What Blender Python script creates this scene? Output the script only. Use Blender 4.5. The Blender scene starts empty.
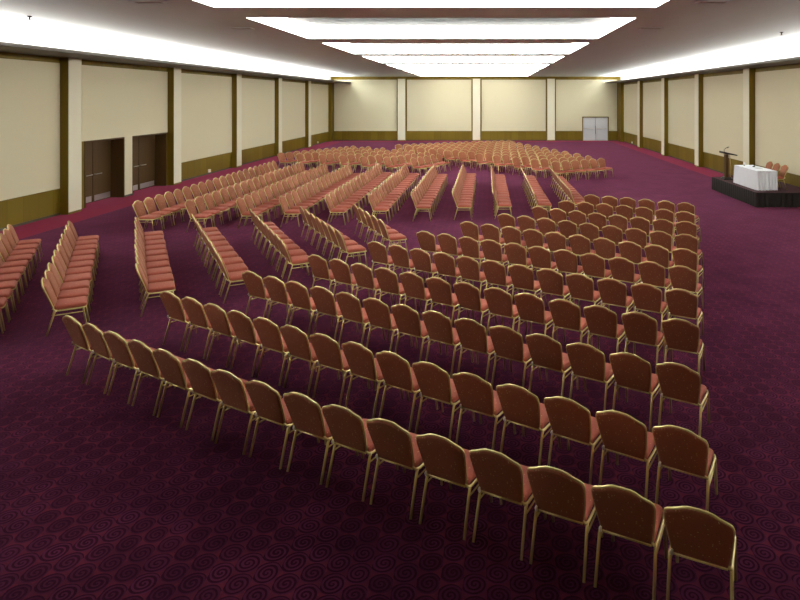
import bpy, math, random
from mathutils import Vector
random.seed(7)
C = bpy.context.scene.collection
PI = math.pi

# ------------------------------------------------------------------ camera numbers (800x600 frame)
EYE, FOC, CX, CY = 3.75, 610.0, 487.0, 98.0
RAIL_Z, RAIL_Y = 0.87, -0.40           # crest of a chair's back above / behind its origin

# ------------------------------------------------------------------ materials
def new_mat(name):
    m = bpy.data.materials.new(name); m.use_nodes = True
    nt = m.node_tree
    return m, nt, nt.nodes['Principled BSDF']

def N(nt, kind, **kw):
    n = nt.nodes.new(kind)
    for k, v in kw.items(): setattr(n, k, v)
    return n

def M(nt, op, a, b=None, c=None):
    n = nt.nodes.new('ShaderNodeMath'); n.operation = op
    for i, v in enumerate((a, b, c)):
        if v is None: continue
        if isinstance(v, (int, float)): n.inputs[i].default_value = v
        else: nt.links.new(v, n.inputs[i])
    return n.outputs[0]

def MIX(nt, fac, a, b):
    n = nt.nodes.new('ShaderNodeMix'); n.data_type = 'RGBA'
    for sock, v in ((n.inputs[0], fac), (n.inputs[6], a), (n.inputs[7], b)):
        if isinstance(v, (int, float)): sock.default_value = v
        elif isinstance(v, tuple): sock.default_value = (*v, 1)
        else: nt.links.new(v, sock)
    return n.outputs[2]

def noisy(name, c1, c2, scale=8, rough=.6, metal=0, stretch=(1, 1, 1), bump=0, detail=3, coat=0):
    m, nt, b = new_mat(name)
    tc = N(nt, 'ShaderNodeTexCoord'); mp = N(nt, 'ShaderNodeMapping')
    mp.inputs['Scale'].default_value = stretch
    nt.links.new(tc.outputs['Object'], mp.inputs[0])
    no = N(nt, 'ShaderNodeTexNoise'); no.inputs['Scale'].default_value = scale; no.inputs['Detail'].default_value = detail
    nt.links.new(mp.outputs[0], no.inputs['Vector'])
    nt.links.new(MIX(nt, no.outputs[0], c1, c2), b.inputs['Base Color'])
    b.inputs['Roughness'].default_value = rough; b.inputs['Metallic'].default_value = metal
    if bump:
        bp = N(nt, 'ShaderNodeBump'); bp.inputs['Strength'].default_value = bump; bp.inputs['Distance'].default_value = .01
        nt.links.new(no.outputs[0], bp.inputs['Height']); nt.links.new(bp.outputs[0], b.inputs['Normal'])
    return m

def emit(name, col, s):
    m, nt, b = new_mat(name)
    b.inputs['Base Color'].default_value = (.8, .8, .78, 1)
    b.inputs['Emission Color'].default_value = (*col, 1); b.inputs['Emission Strength'].default_value = s
    return m

def fabric_mat(name, FAB1, FAB2, SPK):
    m, nt, b = new_mat(name)
    tc = N(nt, 'ShaderNodeTexCoord')
    vo = N(nt, 'ShaderNodeTexVoronoi'); vo.inputs['Scale'].default_value = 42
    nt.links.new(tc.outputs['Object'], vo.inputs['Vector'])
    no = N(nt, 'ShaderNodeTexNoise'); no.inputs['Scale'].default_value = 60; no.inputs['Detail'].default_value = 4
    nt.links.new(tc.outputs['Object'], no.inputs['Vector'])
    base = MIX(nt, no.outputs[0], FAB1, FAB2)
    sp = M(nt, 'LESS_THAN', vo.outputs['Distance'], .22)
    r = N(nt, 'ShaderNodeSeparateColor'); nt.links.new(vo.outputs['Color'], r.inputs[0])
    sp = M(nt, 'MULTIPLY', sp, M(nt, 'GREATER_THAN', r.outputs[0], .72))
    nt.links.new(MIX(nt, M(nt, 'MULTIPLY', sp, .8), base, SPK), b.inputs['Base Color'])
    b.inputs['Roughness'].default_value = .85
    return m

def wood_mat(name, c1, c2, c3):
    m, nt, b = new_mat(name)
    tc = N(nt, 'ShaderNodeTexCoord'); mp = N(nt, 'ShaderNodeMapping')
    mp.inputs['Scale'].default_value = (9, 9, .5)
    nt.links.new(tc.outputs['Object'], mp.inputs[0])
    no = N(nt, 'ShaderNodeTexNoise'); no.inputs['Scale'].default_value = 2.2; no.inputs['Detail'].default_value = 6
    nt.links.new(mp.outputs[0], no.inputs['Vector'])
    grain = MIX(nt, no.outputs[0], c1, c2)
    sx = N(nt, 'ShaderNodeSeparateXYZ'); nt.links.new(tc.outputs['Object'], sx.inputs[0])
    k = M(nt, 'MULTIPLY', M(nt, 'ADD', sx.outputs[0], sx.outputs[1]), 1 / .62)
    wn = N(nt, 'ShaderNodeTexWhiteNoise', noise_dimensions='1D'); nt.links.new(M(nt, 'FLOOR', k), wn.inputs['W'])
    col = MIX(nt, M(nt, 'MULTIPLY', wn.outputs[0], .6), grain, c3)
    fr = M(nt, 'FRACT', k)
    seam = M(nt, 'LESS_THAN', fr, .015)
    nt.links.new(MIX(nt, M(nt, 'MULTIPLY', seam, .5), col, (.02, .012, .004)), b.inputs['Base Color'])
    b.inputs['Roughness'].default_value = .5; b.inputs['Specular IOR Level'].default_value = .2
    return m

def carpet_mat():
    m, nt, b = new_mat('spiral_carpet')
    tc = N(nt, 'ShaderNodeTexCoord'); sx = N(nt, 'ShaderNodeSeparateXYZ')
    nt.links.new(tc.outputs['Object'], sx.inputs[0])
    no0 = N(nt, 'ShaderNodeTexNoise'); no0.inputs['Scale'].default_value = 1.6; no0.inputs['Detail'].default_value = 4
    nt.links.new(tc.outputs['Object'], no0.inputs['Vector'])
    wob = M(nt, 'MULTIPLY', M(nt, 'SUBTRACT', no0.outputs[0], .5), .06)
    X = M(nt, 'ADD', sx.outputs[0], wob); Y = M(nt, 'ADD', sx.outputs[1], wob)
    S, R = .214, .183
    v = M(nt, 'MULTIPLY', X, 1 / R); row = M(nt, 'FLOOR', v)
    u = M(nt, 'ADD', M(nt, 'MULTIPLY', Y, 1 / S), M(nt, 'MULTIPLY', row, .5))
    fu = M(nt, 'SUBTRACT', M(nt, 'FRACT', u), .5)
    fv = M(nt, 'MULTIPLY', M(nt, 'SUBTRACT', M(nt, 'FRACT', v), .5), R / S)
    r = M(nt, 'SQRT', M(nt, 'ADD', M(nt, 'MULTIPLY', fu, fu), M(nt, 'MULTIPLY', fv, fv)))
    th = M(nt, 'ARCTAN2', fu, fv)
    wn = N(nt, 'ShaderNodeTexWhiteNoise', noise_dimensions='2D')
    cv = N(nt, 'ShaderNodeCombineXYZ'); nt.links.new(M(nt, 'FLOOR', u), cv.inputs[0]); nt.links.new(row, cv.inputs[1])
    nt.links.new(cv.outputs[0], wn.inputs['Vector'])
    ph = M(nt, 'ADD', M(nt, 'ADD', M(nt, 'MULTIPLY', r, 2 * PI / .17), th), M(nt, 'MULTIPLY', wn.outputs[0], 2.5))
    line = M(nt, 'GREATER_THAN', M(nt, 'SINE', ph), M(nt, 'MULTIPLY', M(nt, 'SUBTRACT', no0.outputs[0], .5), 2.2))
    inside = M(nt, 'LESS_THAN', M(nt, 'ADD', r, M(nt, 'MULTIPLY', M(nt, 'SUBTRACT', wn.outputs[0], .5), .05)), .492)
    no = N(nt, 'ShaderNodeTexNoise'); no.inputs['Scale'].default_value = 2.2; no.inputs['Detail'].default_value = 5
    nt.links.new(tc.outputs['Object'], no.inputs['Vector'])
    web = MIX(nt, no.outputs[0], CARPET_RED, CARPET_WEB)
    body = MIX(nt, no.outputs[0], CARPET_A, CARPET_B)
    c = MIX(nt, line, body, CARPET_DARK)
    c = MIX(nt, M(nt, 'MULTIPLY', wn.outputs[0], .55), c, CARPET_DARK)
    spot = N(nt, 'ShaderNodeTexNoise'); spot.inputs['Scale'].default_value = 5.5; nt.links.new(tc.outputs['Object'], spot.inputs['Vector'])
    web = MIX(nt, M(nt, 'GREATER_THAN', spot.outputs[0], .60), web, CARPET_RED)
    c = MIX(nt, inside, web, c)
    fz = N(nt, 'ShaderNodeTexNoise'); fz.inputs['Scale'].default_value = 90; nt.links.new(tc.outputs['Object'], fz.inputs['Vector'])
    c = MIX(nt, M(nt, 'MULTIPLY', fz.outputs[0], .5), c, CARPET_A)
    lo = N(nt, 'ShaderNodeTexNoise'); lo.inputs['Scale'].default_value = 1.1; lo.inputs['Detail'].default_value = 6; lo.inputs['Roughness'].default_value = .65
    nt.links.new(tc.outputs['Object'], lo.inputs['Vector'])
    mr = N(nt, 'ShaderNodeMapRange'); mr.inputs[1].default_value = .36; mr.inputs[2].default_value = .64; nt.links.new(lo.outputs[0], mr.inputs[0])
    c = MIX(nt, M(nt, 'MULTIPLY', mr.outputs[0], .5), c, CARPET_DARK)
    # plain red border along the walls
    ax = M(nt, 'MAXIMUM', M(nt, 'GREATER_THAN', sx.outputs[0], 10.62), M(nt, 'LESS_THAN', sx.outputs[0], -12.4))
    ax = M(nt, 'MAXIMUM', ax, M(nt, 'GREATER_THAN', sx.outputs[1], 52.2))
    c = MIX(nt, ax, c, CARPET_BORDER)
    nt.links.new(c, b.inputs['Base Color'])
    b.inputs['Roughness'].default_value = .95
    b.inputs['Specular IOR Level'].default_value = .0
    b.inputs['Sheen Weight'].default_value = .34; b.inputs['Sheen Tint'].default_value = (.85, .26, .5, 1)
    b.inputs['Sheen Roughness'].default_value = .36
    return m

CARPET_A, CARPET_B, CARPET_DARK = (.11, .021, .052), (.072, .0145, .042), (.006, .0018, .0045)
CARPET_RED, CARPET_WEB, CARPET_BORDER = (.14, .019, .029), (.062, .012, .026), (.20, .010, .016)

FABRIC = fabric_mat('red_speckled_upholstery', (.33, .070, .040), (.44, .112, .066), (.62, .36, .18))
BACKFRONT = fabric_mat('dimmed_red_back_pad', (.27, .082, .036), (.36, .125, .058), (.60, .38, .18))  # seat fabric darkened and browned, dimmer light on the backrest put into its colour
BACKFAB = fabric_mat('brown_speckled_back_cloth', (.23, .068, .03), (.32, .10, .047), (.55, .36, .16))
GLINT = noisy('pale_bend_glint', (.8, .76, .66), (.85, .82, .72), 20, .3, .3)  # pale colour for the glint at the tube bend
GOLD = noisy('gold_painted_tube', (.77, .61, .23), (.85, .70, .31), 30, .22, .4)
WOOD = wood_mat('olive_brown_veneer', (.14, .090, .005), (.20, .132, .009), (.25, .175, .016))
DARKWOOD = wood_mat('dark_door_veneer', (.075, .038, .012), (.12, .064, .02), (.09, .05, .016))
BRONZE = noisy('dark_brown_trim', (.06, .042, .03), (.075, .055, .04), 12, .5)
CREAM = noisy('cream_wall_fabric', (.70, .635, .43), (.75, .685, .48), 60, .9, 0, (1, 1, .15), .05)
PALE = noisy('pale_cream_panel', (.78, .73, .55), (.82, .77, .59), 20, .7)
CEIL = noisy('grey_ceiling_paint', (.66, .74, .77), (.71, .79, .82), 3, .55, 0, (1, .2, 1))
CEILDARK = noisy('vent_grey', (.38, .37, .36), (.42, .41, .40), 9, .6)
WHITE = noisy('white_plaster', (.82, .81, .79), (.86, .85, .83), 5, .8)
RECESS = noisy('darkened_recess_top', (.07, .07, .074), (.085, .085, .09), 5, .8)  # colour cut to near black so the recess stays dim between glowing sides
GLOW = emit('glowing_recess_wall', (1, .96, .88), 9.0)  # glow put into the recess walls, stands in for lamps hidden in the coffer
CARPET = carpet_mat()
CLOTH = noisy('white_table_linen', (.90, .92, .97), (.93, .95, .99), 6, .85)
BLACKCLOTH = noisy('black_brown_skirt', (.014, .010, .008), (.024, .018, .015), 9, .8)
DECK = noisy('dark_red_stage_carpet', (.05, .012, .018), (.07, .018, .026), 25, .95)
STEEL = noisy('brushed_steel', (.55, .52, .5), (.65, .62, .6), 40, .35, .8)
GREYDOOR = noisy('pale_grey_door_paint', (.66, .68, .72), (.70, .72, .76), 4, .45)
BLACK = noisy('black_metal', (.018, .015, .013), (.03, .025, .022), 30, .4, .3)
GLASS = noisy('frosty_glass', (.75, .72, .72), (.85, .82, .82), 10, .15)
PAPER = noisy('white_paper', (.6, .6, .6), (.7, .7, .7), 10, .8)

# ------------------------------------------------------------------ mesh building
class MB:
    def __init__(s): s.v = []; s.f = []; s.sm = []
    def add(s, vs, fs, smooth=False):
        o = len(s.v); s.v += [tuple(p) for p in vs]
        s.f += [tuple(i + o for i in f) for f in fs]; s.sm += [smooth] * len(fs)
        return s
    def box(s, x0, x1, y0, y1, z0, z1):
        x0, x1 = sorted((x0, x1)); y0, y1 = sorted((y0, y1)); z0, z1 = sorted((z0, z1))
        v = [(x, y, z) for z in (z0, z1) for y in (y0, y1) for x in (x0, x1)]
        return s.add(v, [(0, 2, 3, 1), (4, 5, 7, 6), (0, 1, 5, 4), (2, 6, 7, 3), (0, 4, 6, 2), (1, 3, 7, 5)])
    def tube(s, pts, r, n=8, flat=None):
        pts = [Vector(p) for p in pts]; rings = []
        up = None
        for i, p in enumerate(pts):
            t = (pts[min(i + 1, len(pts) - 1)] - pts[max(i - 1, 0)]).normalized()
            if up is None:
                up = t.orthogonal().normalized()
            up = (up - t * up.dot(t)).normalized(); sd = t.cross(up)
            rr = r[i] if isinstance(r, (list, tuple)) else r
            rings.append([p + (up * math.cos(a) + sd * math.sin(a)) * rr for a in (2 * PI * k / n for k in range(n))])
        v = [q for rg in rings for q in rg]; f = []
        for i in range(len(rings) - 1):
            for k in range(n):
                a, b = i * n + k, i * n + (k + 1) % n
                f.append((a, b, b + n, a + n))
        s.add(v, f, True)
        m = len(v) - n
        o = len(s.v) - len(v)
        s.f += [tuple(o + k for k in reversed(range(n))), tuple(o + m + k for k in range(n))]; s.sm += [False, False]
        return s
    def lathe(s, prof, cx, cy, n=20):
        v = []; f = []
        for r, z in prof: v += [(cx + r * math.cos(2 * PI * k / n), cy + r * math.sin(2 * PI * k / n), z) for k in range(n)]
        for i in range(len(prof) - 1):
            for k in range(n):
                a, b = i * n + k, i * n + (k + 1) % n
                f.append((a, b, b + n, a + n))
        f.append(tuple(reversed(range(n)))); f.append(tuple(range(len(v) - n, len(v))))
        return s.add(v, f, True)
    def slab(s, outline, levels, to3, ctr, half):
        """stack of outlines shrunk toward ctr: levels = [(inset, height)], capped both ends"""
        n = len(outline); P = [Vector(p) for p in outline]; v = []; ctr = Vector(ctr)
        for ins, h in levels:
            for i in range(n):
                q = ctr + (P[i] - ctr) * (1 - ins / half); v.append(to3(q.x, q.y, h))
        f = []
        for l in range(len(levels) - 1):
            for i in range(n):
                a, b = l * n + i, l * n + (i + 1) % n
                f.append((a, b, b + n, a + n))
        f.append(tuple(reversed(range(n)))); f.append(tuple((len(levels) - 1) * n + i for i in range(n)))
        return s.add(v, f, True)
    def mesh(s, name, mats):
        me = bpy.data.meshes.new(name); me.from_pydata(s.v, [], s.f)
        me.polygons.foreach_set('use_smooth', s.sm)
        for m in (mats if isinstance(mats, list) else [mats]): me.materials.append(m)
        me.update(); return me
    def build(s, name, mat, parent=None):
        o = bpy.data.objects.new(name, s.mesh(name, mat)); C.objects.link(o)
        if parent: o.parent = parent
        return o

def empty(name, loc=(0, 0, 0), rz=0):
    o = bpy.data.objects.new(name, None); C.objects.link(o)
    o.location = loc; o.rotation_euler = (0, 0, rz); o.empty_display_size = .2
    return o
def tag(o, label=None, cat=None, group=None, kind=None):
    for k, v in (('label', label), ('category', cat), ('group', group), ('kind', kind)):
        if v: o[k] = v
    return o
def struct(o): o['kind'] = 'structure'; return o

# ------------------------------------------------------------------ room shell
WL, WR, WB, WN = -13.73, 11.73, 53.65, -1.6       # wall planes
PL, PR, PB = -13.46, 11.46, 53.38                 # pilaster fronts
HC, HL = 5.63, 5.05                               # ceiling, underside of cove ledge
DOOR_H = 2.22
D1, D2 = (20.85, 23.02), (23.62, 26.05)           # left doors along Y
BD = (8.45, 10.62); BDH = 2.03                    # back door along X

struct(MB().box(WL - .8, WR + .3, WN - .3, WB + .8, -.1, 0).build('floor', CARPET))

b = MB()                                           # left wall with two door openings
b.box(WL - .2, WL, WN, D1[0] - .05, 0, HC); b.box(WL - .2, WL, D1[1] + .05, D2[0] - .05, 0, HC); b.box(WL - .2, WL, D2[1] + .05, WB, 0, HC)
b.box(WL - .2, WL, D1[0] - .05, D1[1] + .05, DOOR_H + .05, HC); b.box(WL - .2, WL, D2[0] - .05, D2[1] + .05, DOOR_H + .05, HC)
wall_left = struct(b.build('wall_left', WOOD))
wall_right = struct(MB().box(WR, WR + .2, WN, WB, 0, HC).build('wall_right', WOOD))
b = MB().box(WL, BD[0] - .08, WB, WB + .2, 0, HC); b.box(BD[1] + .08, WR, WB, WB + .2, 0, HC); b.box(BD[0] - .08, BD[1] + .08, WB, WB + .2, BDH + .08, HC)
wall_back = struct(b.build('wall_back', WOOD))
wall_near = struct(MB().box(WL - .2, WR + .2, WN - .2, WN, 0, HC).build('wall_near', WOOD))

trim_no = [0]
def trim(bm, mat):
    trim_no[0] += 1
    return struct(bm.build('trim_%d' % trim_no[0], mat))

PZ0, PZ1 = .85, 4.87
# pilasters and fabric panels, left
ly = [19.6 + 6.6 * k for k in range(-3, 5)]
for y in ly:
    t = trim(MB().box(WL, PL, y, y + .64, 0, HL), WOOD)
    MB().box(PL, PL + .015, y + .01, y + .63, .07, HL).build('pilaster_face', PALE, t)
trim(MB().box(WL, PL, 52.7, PB, 0, HL), WOOD)
for i, y in enumerate(ly):
    a, e = y + .64 + .38, (ly[i + 1] if i + 1 < len(ly) else 52.7) - .03
    if abs(y - 19.6) < .01:
        bm = MB().box(WL, WL + .03, a, e, DOOR_H + .06, PZ1)
        bm.box(WL, WL + .03, D1[1] + .06, D2[0] - .06, .07, DOOR_H + .06)
    else: bm = MB().box(WL, WL + .03, a, e, PZ0, PZ1)
    bm.build('fabric_panel', CREAM, wall_left)
MB().box(WL, WL + .03, WN + .2, ly[0] - .1, PZ0, PZ1).build('fabric_panel', CREAM, wall_left)
# right
ry = [26.65 + 6.385 * k for k in range(-4, 4)]
for y in ry:
    t = trim(MB().box(PR, WR, y, y + .62, 0, HL), WOOD)
    MB().box(PR - .015, PR, y + .01, y + .61, .07, HL).build('pilaster_face', PALE, t)
trim(MB().box(PR, WR, 52.2, PB, 0, HL), WOOD)
for i, y in enumerate(ry):
    a, e = y + .62 + .38, (ry[i + 1] if i + 1 < len(ry) else 52.2) - .03
    MB().box(WR - .03, WR, a, e, PZ0, PZ1).build('fabric_panel', CREAM, wall_right)
# back
bx = [-7.48, -.92, 5.61]
for x in bx:
    t = trim(MB().box(x - .35, x + .35, PB, WB, 0, HC), WOOD)
    MB().box(x - .33, x + .33, PB - .015, PB, .07, HC - .2).build('pilaster_face', PALE, t)
edges = [(PL + .02, bx[0] - .45), (bx[0] + .45, bx[1] - .45), (bx[1] + .45, bx[2] - .45), (bx[2] + .45, PR - .02)]
for i, (a, e) in enumerate(edges):
    if i == 3:
        bm = MB().box(a, BD[0] - .08, WB - .03, WB, PZ0, 5.36)
        bm.box(BD[0] - .08, BD[1] + .08, WB - .03, WB, BDH + .08, 5.36).box(BD[1] + .08, e, WB - .03, WB, PZ0, 5.36)
    else: bm = MB().box(a, e, WB - .03, WB, PZ0, 5.36)
    bm.build('fabric_panel', CREAM, wall_back)

# baseboards
b = MB()
for i, y in enumerate(ly):
    a, e = y + .64, (ly[i + 1] if i + 1 < len(ly) else 52.7)
    if abs(y - 19.6) < .01:
        b.box(WL, WL + .035, D1[1] + .05, D2[0] - .05, 0, .07)
    else: b.box(WL, WL + .02, a, e, 0, .07)
struct(b.build('baseboard_left', BRONZE))
b = MB()
for i, y in enumerate(ry): b.box(WR - .02, WR, y + .62, (ry[i + 1] if i + 1 < len(ry) else 52.2), 0, .07)
struct(b.build('baseboard_right', BRONZE))
b = MB()
for a, e in ((PL, bx[0] - .35), (bx[0] + .35, bx[1] - .35), (bx[1] + .35, bx[2] - .35), (bx[2] + .35, BD[0] - .08), (BD[1] + .08, PR)):
    b.box(a, e, WB - .02, WB, 0, .07)
struct(b.build('baseboard_back', BRONZE))

# cove ledges with white upper wall strips
for side, wall, edge in ((-1, WL, -12.0), (1, WR, 10.42)):
    b = MB().box(wall, edge, WN, WB, HL, HL + .035)
    b.box(edge, edge - side * .05, WN, WB, HL, HL + .09)
    t = trim(b, BRONZE)
    MB().box(wall, wall - side * .02, WN, WB, HL + .035, HC).build('cove_lining', WHITE, t)

# ceiling with openings for the coffers
QX = (-5.65, 3.5)
coffers = [(7.7, 12.65)] + [(14.3 + 6.6 * k, 19.3 + 6.6 * k) for k in range(6)]
b = MB()
b.box(WL - .2, QX[0], WN - .2, WB + .2, HC, HC + .1); b.box(QX[1], WR + .2, WN - .2, WB + .2, HC, HC + .1)
ys = [WN - .2] + [v for c in coffers for v in c] + [WB + .2]
for i in range(0, len(ys), 2): b.box(QX[0], QX[1], ys[i], ys[i + 1], HC, HC + .1)
struct(b.build('ceiling', CEIL))
ORD = ['zeroth', 'first', 'second', 'third', 'fourth', 'fifth', 'sixth', 'seventh', 'eighth', 'ninth', 'tenth', 'eleventh', 'twelfth',
       'thirteenth', 'fourteenth', 'fifteenth', 'sixteenth', 'seventeenth', 'eighteenth', 'nineteenth', 'twentieth', 'twenty-first']
for i, (a, e) in enumerate(coffers):
    r = empty('ceiling_coffer_light', (sum(QX) / 2, (a + e) / 2, HC))
    lab = ('glowing white ceiling coffer nearest the camera, cut off by the top edge' if i == 0 else
           'glowing white ceiling coffer nearest the back wall, smallest in view' if i == 6 else
           'glowing rectangular white ceiling coffer, %s in line from the camera' % ORD[i + 1])
    tag(r, lab, 'ceiling light', 'glowing coffers down the middle of the ceiling')
    w, d, h = (QX[1] - QX[0]) / 2, (e - a) / 2, .38
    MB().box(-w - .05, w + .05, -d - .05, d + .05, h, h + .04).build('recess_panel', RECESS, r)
    for bm in (MB().box(-w - .04, -w, -d, d, .005, h), MB().box(w, w + .04, -d, d, .005, h),
               MB().box(-w - .04, w + .04, -d - .04, -d, .005, h), MB().box(-w - .04, w + .04, d, d + .04, .005, h)):
        bm.build('glowing_side_wall', GLOW, r)  # recess side walls, made to glow themselves

# ------------------------------------------------------------------ doors
def left_door(name, y0, y1):
    x = WL - .45; m = (y0 + y1) / 2
    f = MB().box(WL - .5, WL + .02, y0 - .05, y0, 0, DOOR_H).box(WL - .5, WL + .02, y1, y1 + .05, 0, DOOR_H)
    f.box(WL - .5, WL + .02, y0 - .05, y1 + .05, DOOR_H, DOOR_H + .05)
    r = struct(f.build(name, DARKWOOD))
    for a, e, s in ((y0, m - .008, 1), (m + .008, y1, -1)):
        lf = MB().box(x - .05, x, a + .01, e - .005, .01, DOOR_H).build('door_leaf', DARKWOOD, r)
        MB().box(x, x + .012, a + .08, e - .08, .04, .24).build('kick_plate', STEEL, lf)
        hy = m - s * .09
        MB().tube([(x, hy, 1.0), (x + .06, hy, 1.0), (x + .06, hy - s * .22, 1.0), (x + .06, hy - s * .34, 1.0)], .016).build('door_handle', STEEL, lf)
    return r
left_door('door_1', *D1); left_door('door_2', *D2)
f = MB().box(BD[0] - .08, BD[0], WB - .06, WB + .2, 0, BDH).box(BD[1], BD[1] + .08, WB - .06, WB + .2, 0, BDH)
f.box(BD[0] - .08, BD[1] + .08, WB - .06, WB + .2, BDH, BDH + .08)
r = struct(f.build('door_3', WOOD)); m = sum(BD) / 2
for a, e in ((BD[0], m - .008), (m + .008, BD[1])):
    lf = MB().box(a + .01, e, WB + .02, WB + .07, .01, BDH).build('door_leaf', GREYDOOR, r)
    MB().tube([(a + .12, WB - .03, 1.05), (e - .12, WB - .03, 1.05)], .03).box(a + .1, a + .16, WB - .03, WB + .02, 1.02, 1.08).box(e - .16, e - .1, WB - .03, WB + .02, 1.02, 1.08).build('push_bar', STEEL, lf)
MB().box(m - .02, m + .02, WB + .0, WB + .02, .6, 1.3).build('lock_strip', BLACK, r)

# ------------------------------------------------------------------ banquet chair
def crest(t):                                       # t = |x|/half width -> height of the back's top edge
    pts = [(0, .860), (.3, .856), (.45, .844), (.62, .822), (.78, .807), (.9, .798), (.96, .788), (1, .762)]
    for (a, za), (c, zc) in zip(pts, pts[1:]):
        if t <= c: return za + (zc - za) * (t - a) / (c - a)
    return pts[-1][1]
def back_outline():
    w, o = .232, []
    half = lambda z: .190 + (w - .190) * min(1, max(0, (z - .42) / .3)) ** .8
    for z in (.415, .46, .52, .6, .68, .73): o.append((half(z), z))
    top = [(x * w, crest(x)) for x in (1, .99, .96, .9, .78, .62, .45, .3, .15, 0)]
    o += top + [(-x, z) for x, z in reversed(top[:-1])]
    o += [(-x, z) for x, z in reversed(o[:6])]
    return o
def lean(x, z, w):                                  # point of the leaning back plane; w = offset forward along its normal
    k = (z - .40) / (.858 - .40); y = -.232 - .165 * k ** 1.1 if k > 0 else -.232
    return (x, y + w * .94, z + w * .33)
OUT = back_outline()
def chair_parts():
    P = []
    o = []
    for cx, cy, a0 in ((.158, .165, 0), (-.158, .165, 90), (-.16, -.17, 180), (.16, -.17, 270)):
        for k in range(5):
            a = math.radians(a0 + k * 22.5); o.append((cx + .045 * math.cos(a), cy + .05 * math.sin(a)))
    sb = MB().slab(o, [(.02, .384), (.004, .39), (0, .415), (.004, .436), (.015, .448), (.06, .456), (.13, .46)], lambda x, y, z: (x, y, z - .014 * max(0, (y - .1) / .12) ** 2), (0, 0), .2)
    P.append(('seat', sb, FABRIC))
    P.append(('backrest', MB().slab(OUT, [(.008, .004), (.008, .024), (.016, .036), (.04, .043), (.08, .047)], lean, (0, .63), .21), BACKFRONT))
    P.append(('back_panel', MB().slab(OUT, [(.09, -.017), (.02, -.016), (.004, -.012), (.0, -.004), (.006, .004)], lean, (0, .63), .21), BACKFAB))
    P.append(('back_frame', MB().tube([lean(x, z, .008) for x, z in OUT], .0105, 8), GOLD))
    sf = MB()
    for s in (-1, 1):
        sf.tube([lean(s * .183, .435, .005), (s * .192, -.232, .41), (s * .204, -.212, .388), (s * .213, -.165, .376), (s * .216, 0, .374), (s * .214, .16, .376), (s * .20, .205, .378)], .013, 8)
    sf.tube([(-.20, .205, .378), (.20, .205, .378)], .012, 8)
    P.append(('seat_frame', sf, GOLD))
    P.append(('cross_bar', MB().tube([(-.190, -.243, .402), (.190, -.243, .402)], .0085, 8), GOLD))
    P.append(('bend_glint', MB().tube([(-.196, -.25, .40), (-.196, -.262, .425), (-.19, -.262, .445)], [.011, .012, .008], 8), GLINT))  # small capsule added as the bright glint on the frame's bend
    for sx in (-1, 1):
        P.append(('leg', MB().tube([(sx * .212, -.185, .384), (sx * .214, -.21, .36), (sx * .220, -.318, .005)], [.0135, .0135, .012], 8), GOLD))
        P.append(('leg', MB().tube([(sx * .212, .15, .384), (sx * .214, .168, .36), (sx * .218, .225, .005)], [.0135, .0135, .012], 8), GOLD))
    ap = MB()
    for s in (-1, 1): ap.tube([(s * .215, -.224, .31), (s * .214, .176, .31)], .008, 6)
    P.append(('stretcher', ap, GOLD))
    return P
PARTS = chair_parts()
PM = [(n, bm.mesh('chair_' + n, m)) for n, bm, m in PARTS]
n_chair = [0]
proto = empty('banquet_chair')
proto_parts = []
for n, me in PM:
    o = bpy.data.objects.new(n, me); C.objects.link(o); o.parent = proto; proto_parts.append(o)
def chair(x, y, face, label, group, z=0):
    """face = direction (dx, dy) the sitter looks"""
    if n_chair[0] == 0: r = proto
    else:
        r = proto.copy(); C.objects.link(r)
        for p in proto_parts:
            q = p.copy(); C.objects.link(q); q.parent = r
    n_chair[0] += 1
    r.location = (x, y, z); r.rotation_euler = (0, 0, math.atan2(face[1], face[0]) - PI / 2)
    tag(r, label, 'chair', group)
    return r

# ------------------------------------------------------------------ seating plan (measured on the photograph, turned into floor metres)
def W(p):
    d = p[1] - CY
    return Vector(((p[0] - CX) * (EYE - RAIL_Z) / d, FOC * (EYE - RAIL_Z) / d))
def smooth_row(pix, n, order=2):
    """fit a gentle curve through the measured crests and space n chairs evenly on it"""
    w = [W(p) for p in pix]
    a, e = w[0], w[-1]; ax = (e - a).normalized(); nr = Vector((-ax.y, ax.x)); L = (e - a).length
    # least squares sag of a parabola through the end points
    num = den = 0
    for q in w[1:-1]:
        t = (q - a).dot(ax) / L; s = t * (1 - t); num += s * (q - a).dot(nr); den += s * s
    k = num / den if den else 0
    out = []
    for i in range(n):
        t = i / (n - 1)
        p = a + ax * (L * t) + nr * (k * t * (1 - t))
        tg = (ax * L + nr * (k * (1 - 2 * t))).normalized()
        out.append((p, tg))
    return out
A_ROWS = [
 [(68,316),(106,330),(155,347),(187,361),(219,369),(257,380),(295,393),(338,405),(384,420),(434,435.5),(493,453),(554,469.5),(623,489),(698,509)],
 [(167,291.6),(209,303),(258,317.4),(316,333),(388,351.6),(470,374.4),(570,398),(679,428)],
 [(249,271.6),(292,281),(344,292.6),(403,304.6),(469,319),(545,336),(632,353.6),(677,363.6)],
 [(315,255),(361,263),(409,272.4),(466,282.6),(529,294.4),(603,306.6),(680,319.4)],
 [(375,241.6),(418,248.5),(467,256),(520,264.6),(580,274.4),(646,284),(681,289)],
 [(424,231),(468,236.6),(515,242.6),(567,250.6),(621,258),(682,266)],
 [(468,221.6),(510,226.8),(554,232),(603,238),(656,244.4),(684,248.6)],
 [(505,213.6),(545,218),(588,223),(634,228),(686,234)],
 [(539,206.4),(577,211.4),(617,214.4),(662,218.6),(686,221.2)],
 [(566,200.6),(603,203.6),(643,206.8),(685,211.2)],
 [(591,194.6),(627,197.6),(665,200.4),(685,202.6)]]
A_N = [16, 15, 14, 13, 12, 11, 10, 9, 8, 7, 6]
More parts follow.
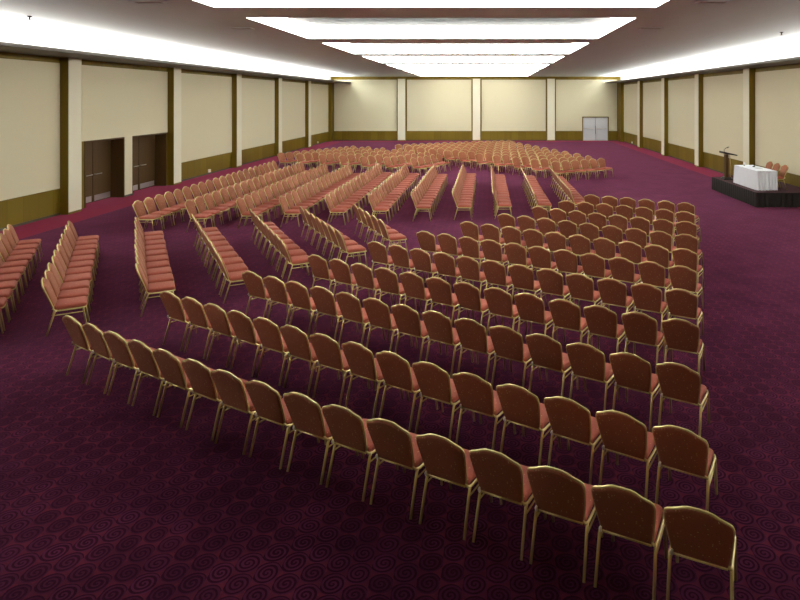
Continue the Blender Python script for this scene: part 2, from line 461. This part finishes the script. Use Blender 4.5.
B_ROWS = [((-10.91, 13.89), 11, .545), ((-9.82, 14.28), 11, .53), ((-8.53, 14.76), 10, .535), ((-7.37, 15.20), 9, .575),
          ((-6.19, 15.87), 8, .57), ((-4.97, 16.22), 7, .56), ((-3.62, 16.57), 5, .59)]
B_DIR = [(.51, -.86), (.511, -.859), (.502, -.865), (.52, -.854), (.498, -.867), (.5, -.866), (.455, -.89)]
C_ROWS = [(-9.84, 17.11, 21), (-8.47, 17.27, 20), (-7.2, 17.66, 18), (-6.08, 17.95, 17), (-4.81, 18.18, 17), (-3.58, 18.4, 16),
          (-2.34, 18.75, 15), (-1.09, 18.95, 15), (.15, 19.10, 14), (1.41, 19.25, 13), (2.6, 19.55, 12)]
MIRROR = 23.05
jit = random.Random(3)
def J(s): return jit.uniform(-s, s)
spots = []                                          # (x, y, face, label, group)
def put(p, face, label, group, out):
    fx, fy = face; a = math.atan2(fy, fx) + J(.018)
    fx, fy = math.cos(a), math.sin(a)
    out.append((p[0] + fx * -RAIL_Y + J(.008), p[1] + fy * -RAIL_Y + J(.008), (fx, fy), label, group))
far = []
for r, (pix, n) in enumerate(zip(A_ROWS, A_N)):
    row = smooth_row(pix, n)
    for i, (p, t) in enumerate(row):
        f = (-t.y, t.x)
        fr = 'from right' if i < n - 1 else 'from right'
        k = n - i
        nth = 'rightmost' if k == 1 else ORD[k] + ' from right'
        rn = 'nearest row' if r == 0 else ORD[r + 1] + ' nearest row'
        put(p, f, 'gold-framed banquet chair seen from behind, %s, %s of near block' % (nth, rn), 'near block chairs seen from behind', spots)
        put((p.x, 2 * MIRROR - p.y), (f[0], -f[1]), None, None, far)
for r, ((a, n, sp), d) in enumerate(zip(B_ROWS, B_DIR)):
    for i in range(n):
        p = (a[0] + d[0] * sp * i, a[1] + d[1] * sp * i); f = (-d[1], d[0])
        k = n - i
        nth = 'nearest the camera' if k == 1 else ORD[k] + ' from near end'
        rn = 'leftmost row' if r == 0 else 'rightmost row' if r == 6 else ORD[r + 1] + ' row from left'
        put(p, f, 'gold-framed red chair, %s, %s of slanted left block' % (nth, rn), 'left block chairs in slanted rows', spots)
        put((p[0], 2 * MIRROR - p[1]), (f[0], -f[1]), None, None, far)
cs = []
for r, (x, y, n) in enumerate(C_ROWS):
    for i in range(n):
        nth = 'nearest the camera' if i == 0 else ORD[i + 1] + ' from near end'
        rn = 'leftmost row' if r == 0 else 'rightmost row' if r == 10 else ORD[r + 1] + ' row from left'
        cs.append((y + .545 * i, x, 'gold-framed red chair, %s, %s of middle block' % (nth, rn)))
cs.sort()
n_near = 297 - len(spots)
for i, (y, x, lab) in enumerate(cs):
    put((x, y), (1, 0), lab, 'middle block chairs in straight rows', spots if i < n_near else far)
for s in spots: chair(*s)

# the farther rows: one mesh
big = MB(); mats = []
idx = []
for n, bm, m in PARTS:
    if m not in mats: mats.append(m)
for x, y, f, _l, _g in far:
    a = math.atan2(f[1], f[0]) - PI / 2; c, s = math.cos(a), math.sin(a)
    for n, bm, m in PARTS:
        big.add([(x + c * px - s * py, y + s * px + c * py, pz) for px, py, pz in bm.v], bm.f)
        big.sm[-len(bm.f):] = bm.sm
        idx += [mats.index(m)] * len(bm.f)
o = big.build('distant_banquet_chairs', mats)
o.data.polygons.foreach_set('material_index', idx)
tag(o, 'farther gold-framed red chairs filling the rows toward the back wall', 'chairs', None, 'stuff')

# ------------------------------------------------------------------ stage with draped table, lectern and chairs
SX, SY0, SY1, SH = 9.22, 20.9, 25.15, .5
stage = tag(empty('stage', (SX, SY0, 0)), 'low dark stage with a pleated black skirt against the right wall', 'stage')
ex, ey = PR - .06 - SX, SY1 - SY0
MB().box(.04, ex, .04, ey - .04, SH - .1, SH).build('deck', DECK, stage)
for px in (.2, ex / 2, ex - .2):
    for py in (.2, ey / 2, ey - .2): MB().box(px - .04, px + .04, py - .04, py + .04, 0, SH - .1).build('support_leg', BLACK, stage)
def pleated(path, z0, z1, amp, pitch, flare=0, th=0):
    """pleated cloth hung along a polyline; returns MB"""
    pts = []
    for (x0, y0), (x1, y1) in zip(path, path[1:]):
        L = math.dist((x0, y0), (x1, y1)); n = max(2, int(L / pitch * 6))
        nx, ny = (y1 - y0) / L, -(x1 - x0) / L
        for i in range(n): pts.append((x0 + (x1 - x0) * i / n, y0 + (y1 - y0) * i / n, nx, ny, L * i / n))
    pts.append((*path[-1], nx, ny, L))
    rg = random.Random(5); ph = [rg.uniform(-.6, .6) for _ in pts]
    v = []; f = []; K = 5
    for k in range(K + 1):
        t = k / K
        for i, (x, y, nx, ny, s) in enumerate(pts):
            a = amp * (.35 + .65 * t) * math.sin(s / pitch * 2 * PI + ph[i] * .5) + flare * t
            v.append((x + nx * a, y + ny * a, z1 + (z0 - z1) * t))
    n = len(pts)
    for k in range(K):
        for i in range(n - 1): a = k * n + i; f.append((a, a + 1, a + n + 1, a + n))
    return MB().add(v, f, True)
pleated([(ex, ey), (.12, ey), (0, ey - .15), (0, 0), (ex, 0)], .01, SH, .032, .19).build('skirt', BLACKCLOTH, stage)

TX0, TX1, TY0, TY1 = 9.48, 10.2, 21.42, 23.4; TH = .68
tb = tag(empty('conference_table', ((TX0 + TX1) / 2, (TY0 + TY1) / 2, SH)), 'folding table on the stage hidden under the white draped cloth', 'table')
w, d = (TX1 - TX0) / 2 - .03, (TY1 - TY0) / 2 - .03
MB().box(-w, w, -d, d, TH - .035, TH).build('tabletop', DARKWOOD, tb)
for sx in (-1, 1):
    for sy in (-1, 1): MB().tube([(sx * (w - .22), sy * (d - .12), TH - .035), (sx * (w - .22), sy * (d - .12), 0)], .015).build('leg', BLACK, tb)
cl = pleated([(w + .02, d + .03), (-w - .02, d + .03), (-w - .02, -d - .03), (w + .02, -d - .03)], .012, TH + .004, .028, .115, .03)
n0 = len(cl.v)
cl.add([(-w - .03, -d - .04, TH + .003), (w + .03, -d - .04, TH + .003), (w + .03, d + .04, TH + .003), (-w - .03, d + .04, TH + .003),
        (w + .03, -d - .04, TH - .12), (w + .03, d + .04, TH - .12)], [(0, 1, 2, 3), (1, 4, 5, 2)])
o = cl.build('tablecloth', CLOTH); o.location = tb.location
tag(o, 'white floor-length pleated cloth draped over the stage table', 'tablecloth')
zt = SH + TH + .0035
g = MB().lathe([(.032, 0), (.036, .13), (.033, .13), (.03, .01)], 0, 0, 14).build('drinking_glass', GLASS); g.location = (9.72, 23.05, zt)
tag(g, 'clear drinking glass at the far end of the white table', 'glass')
mic = empty('table_microphone', (9.95, 22.75, zt)); tag(mic, 'small dark microphone lying low on the white stage table', 'microphone')
MB().lathe([(.05, 0), (.05, .015), (.02, .03)], 0, 0, 14).build('base', BLACK, mic)
MB().tube([(0, 0, .025), (-.03, -.08, .05), (-.05, -.18, .055)], .012).build('gooseneck', BLACK, mic)
pp = MB().box(-.11, .11, -.15, .15, 0, .006).build('paper_sheet', PAPER); pp.location = (9.92, 22.3, zt)
tag(pp, 'small white paper sheet lying mid-table on the white cloth', 'paper')

for i, y in enumerate((22.9, 22.33, 21.76)):
    chair(10.27, y, (-1, 0), 'gold-framed red chair behind the white stage table, %s of three' % ('farthest', 'middle', 'nearest')[i], 'chairs behind the stage table', SH)

lec = tag(empty('lectern', (9.62, 24.45, SH)), 'dark slim lectern with slanted top and microphone at stage end', 'lectern')
MB().box(-.2, .26, -.22, .22, 0, .05).box(-.16, .1, -.16, .16, .05, .09).build('base', BLACK, lec)
MB().box(-.09, .03, -.09, .09, .09, .99).build('column', DARKWOOD, lec)
MB().tube([(.14, 0, .05), (.16, 0, .5), (.1, 0, .97)], .018).build('rear_post', GOLD, lec)
b = MB()
b.add([(-.22, -.24, 1.04), (.32, -.24, .95), (.32, .24, .95), (-.22, .24, 1.04), (-.22, -.24, 1.12), (.32, -.24, .99), (.32, .24, .99), (-.22, .24, 1.12)],
      [(0, 3, 2, 1), (4, 5, 6, 7), (0, 1, 5, 4), (1, 2, 6, 5), (2, 3, 7, 6), (3, 0, 4, 7)])
b.build('slanted_top', BLACK, lec)
mk = MB().tube([(-.1, 0, 1.07), (-.12, 0, 1.19), (-.04, 0, 1.24), (.06, 0, 1.28)], [.009, .008, .008, .02]).build('gooseneck_microphone', BLACK, lec)

# ------------------------------------------------------------------ small fittings
for (x, y, face, lab) in ((WL, 30.1, 1, 'small white outlet box low on left wall, beyond the doors'),
                          (WL, 49.4, 1, 'small white outlet box low on left wall near back corner'),
                          (WR, 49.2, -1, 'small white outlet box low on right wall near back corner')):
    r = tag(empty('wall_outlet', (x, y, .16)), lab, 'outlet', 'outlet boxes low on the walls')
    MB().box(0, face * .07, -.09, .09, -.07, .07).build('box', WHITE, r)
    MB().box(face * .07, face * .078, -.06, .06, -.045, .045).build('cover', PALE, r)
def vent(x, y, w, d, lab):
    r = tag(empty('ceiling_vent', (x, y, HC)), lab, 'vent', 'ceiling vents')
    MB().box(-w, w, -d, -d + .04, -.02, 0).box(-w, w, d - .04, d, -.02, 0).box(-w, -w + .04, -d, d, -.02, 0).box(w - .04, w, -d, d, -.02, 0).build('frame', CEIL, r)
    b = MB()
    n = 7
    for k in range(n):
        yy = -d + .07 + (2 * d - .14) * k / (n - 1); b.box(-w + .04, w - .04, yy - .015, yy + .015, -.015, -.004)
    b.build('louvre', CEILDARK, r)
vent(-6.6, 16.4, .3, .16, 'faint rectangular vent in grey ceiling, left of second coffer')
vent(-6.6, 11.9, .3, .16, 'faint rectangular vent in grey ceiling at the top left')
vent(4.4, 16.4, .3, .16, 'faint rectangular vent in grey ceiling, right of second coffer')
vent(4.4, 11.9, .3, .16, 'faint rectangular vent in grey ceiling at the top right')
for x, y, lab in ((-10.5, 14.0, 'tiny dark sprinkler head in ceiling by left cove light'), (8.4, 17.4, 'tiny dark sprinkler head in ceiling by right cove light')):
    s = MB().lathe([(.05, 0), (.05, -.02), (.015, -.03), (.015, -.08), (.045, -.085), (.04, -.09)][::-1], 0, 0, 12).build('ceiling_sprinkler', BLACK)
    s.location = (x, y, HC + .004); tag(s, lab, 'sprinkler')

# ------------------------------------------------------------------ light: tubes hidden in the coves, world, camera
def strip(x, y0, y1, power, tilt):
    L = bpy.data.lights.new('cove_tube', 'AREA'); L.shape = 'RECTANGLE'; L.size = .25; L.size_y = y1 - y0
    L.energy = power; L.color = (1, .97, .92)
    o = bpy.data.objects.new('cove_tube', L); C.objects.link(o)
    o.location = (x, (y0 + y1) / 2, HL + .06); o.rotation_euler = (PI, tilt, 0)
COVE = 2600
strip(-12.45, WN + .2, WB - 1.3, COVE, 0)
strip(10.85, WN + .2, WB - 1.3, COVE, 0)

wd = bpy.data.worlds.new('World'); bpy.context.scene.world = wd; wd.use_nodes = True
wd.node_tree.nodes['Background'].inputs[0].default_value = (.01, .01, .01, 1)
cam = bpy.data.cameras.new('Camera'); co = bpy.data.objects.new('Camera', cam); C.objects.link(co)
co.location = (0, 0, EYE); co.rotation_euler = (PI / 2, 0, 0)
cam.sensor_fit = 'HORIZONTAL'; cam.sensor_width = 36; cam.lens = FOC / 800 * 36
cam.shift_x = (400 - CX) / 800; cam.shift_y = (CY - 300) / 800
cam.clip_end = 200
sc = bpy.context.scene; sc.camera = co
sc.view_settings.view_transform = 'Standard'; sc.view_settings.look = 'None'
sc.view_settings.gamma = 1; sc.view_settings.use_curve_mapping = False
sc.view_settings.exposure = 1.1
sc.cycles.use_denoising = True
sc.cycles.diffuse_bounces = 5; sc.cycles.max_bounces = 8
sc.cycles.sample_clamp_indirect = 10
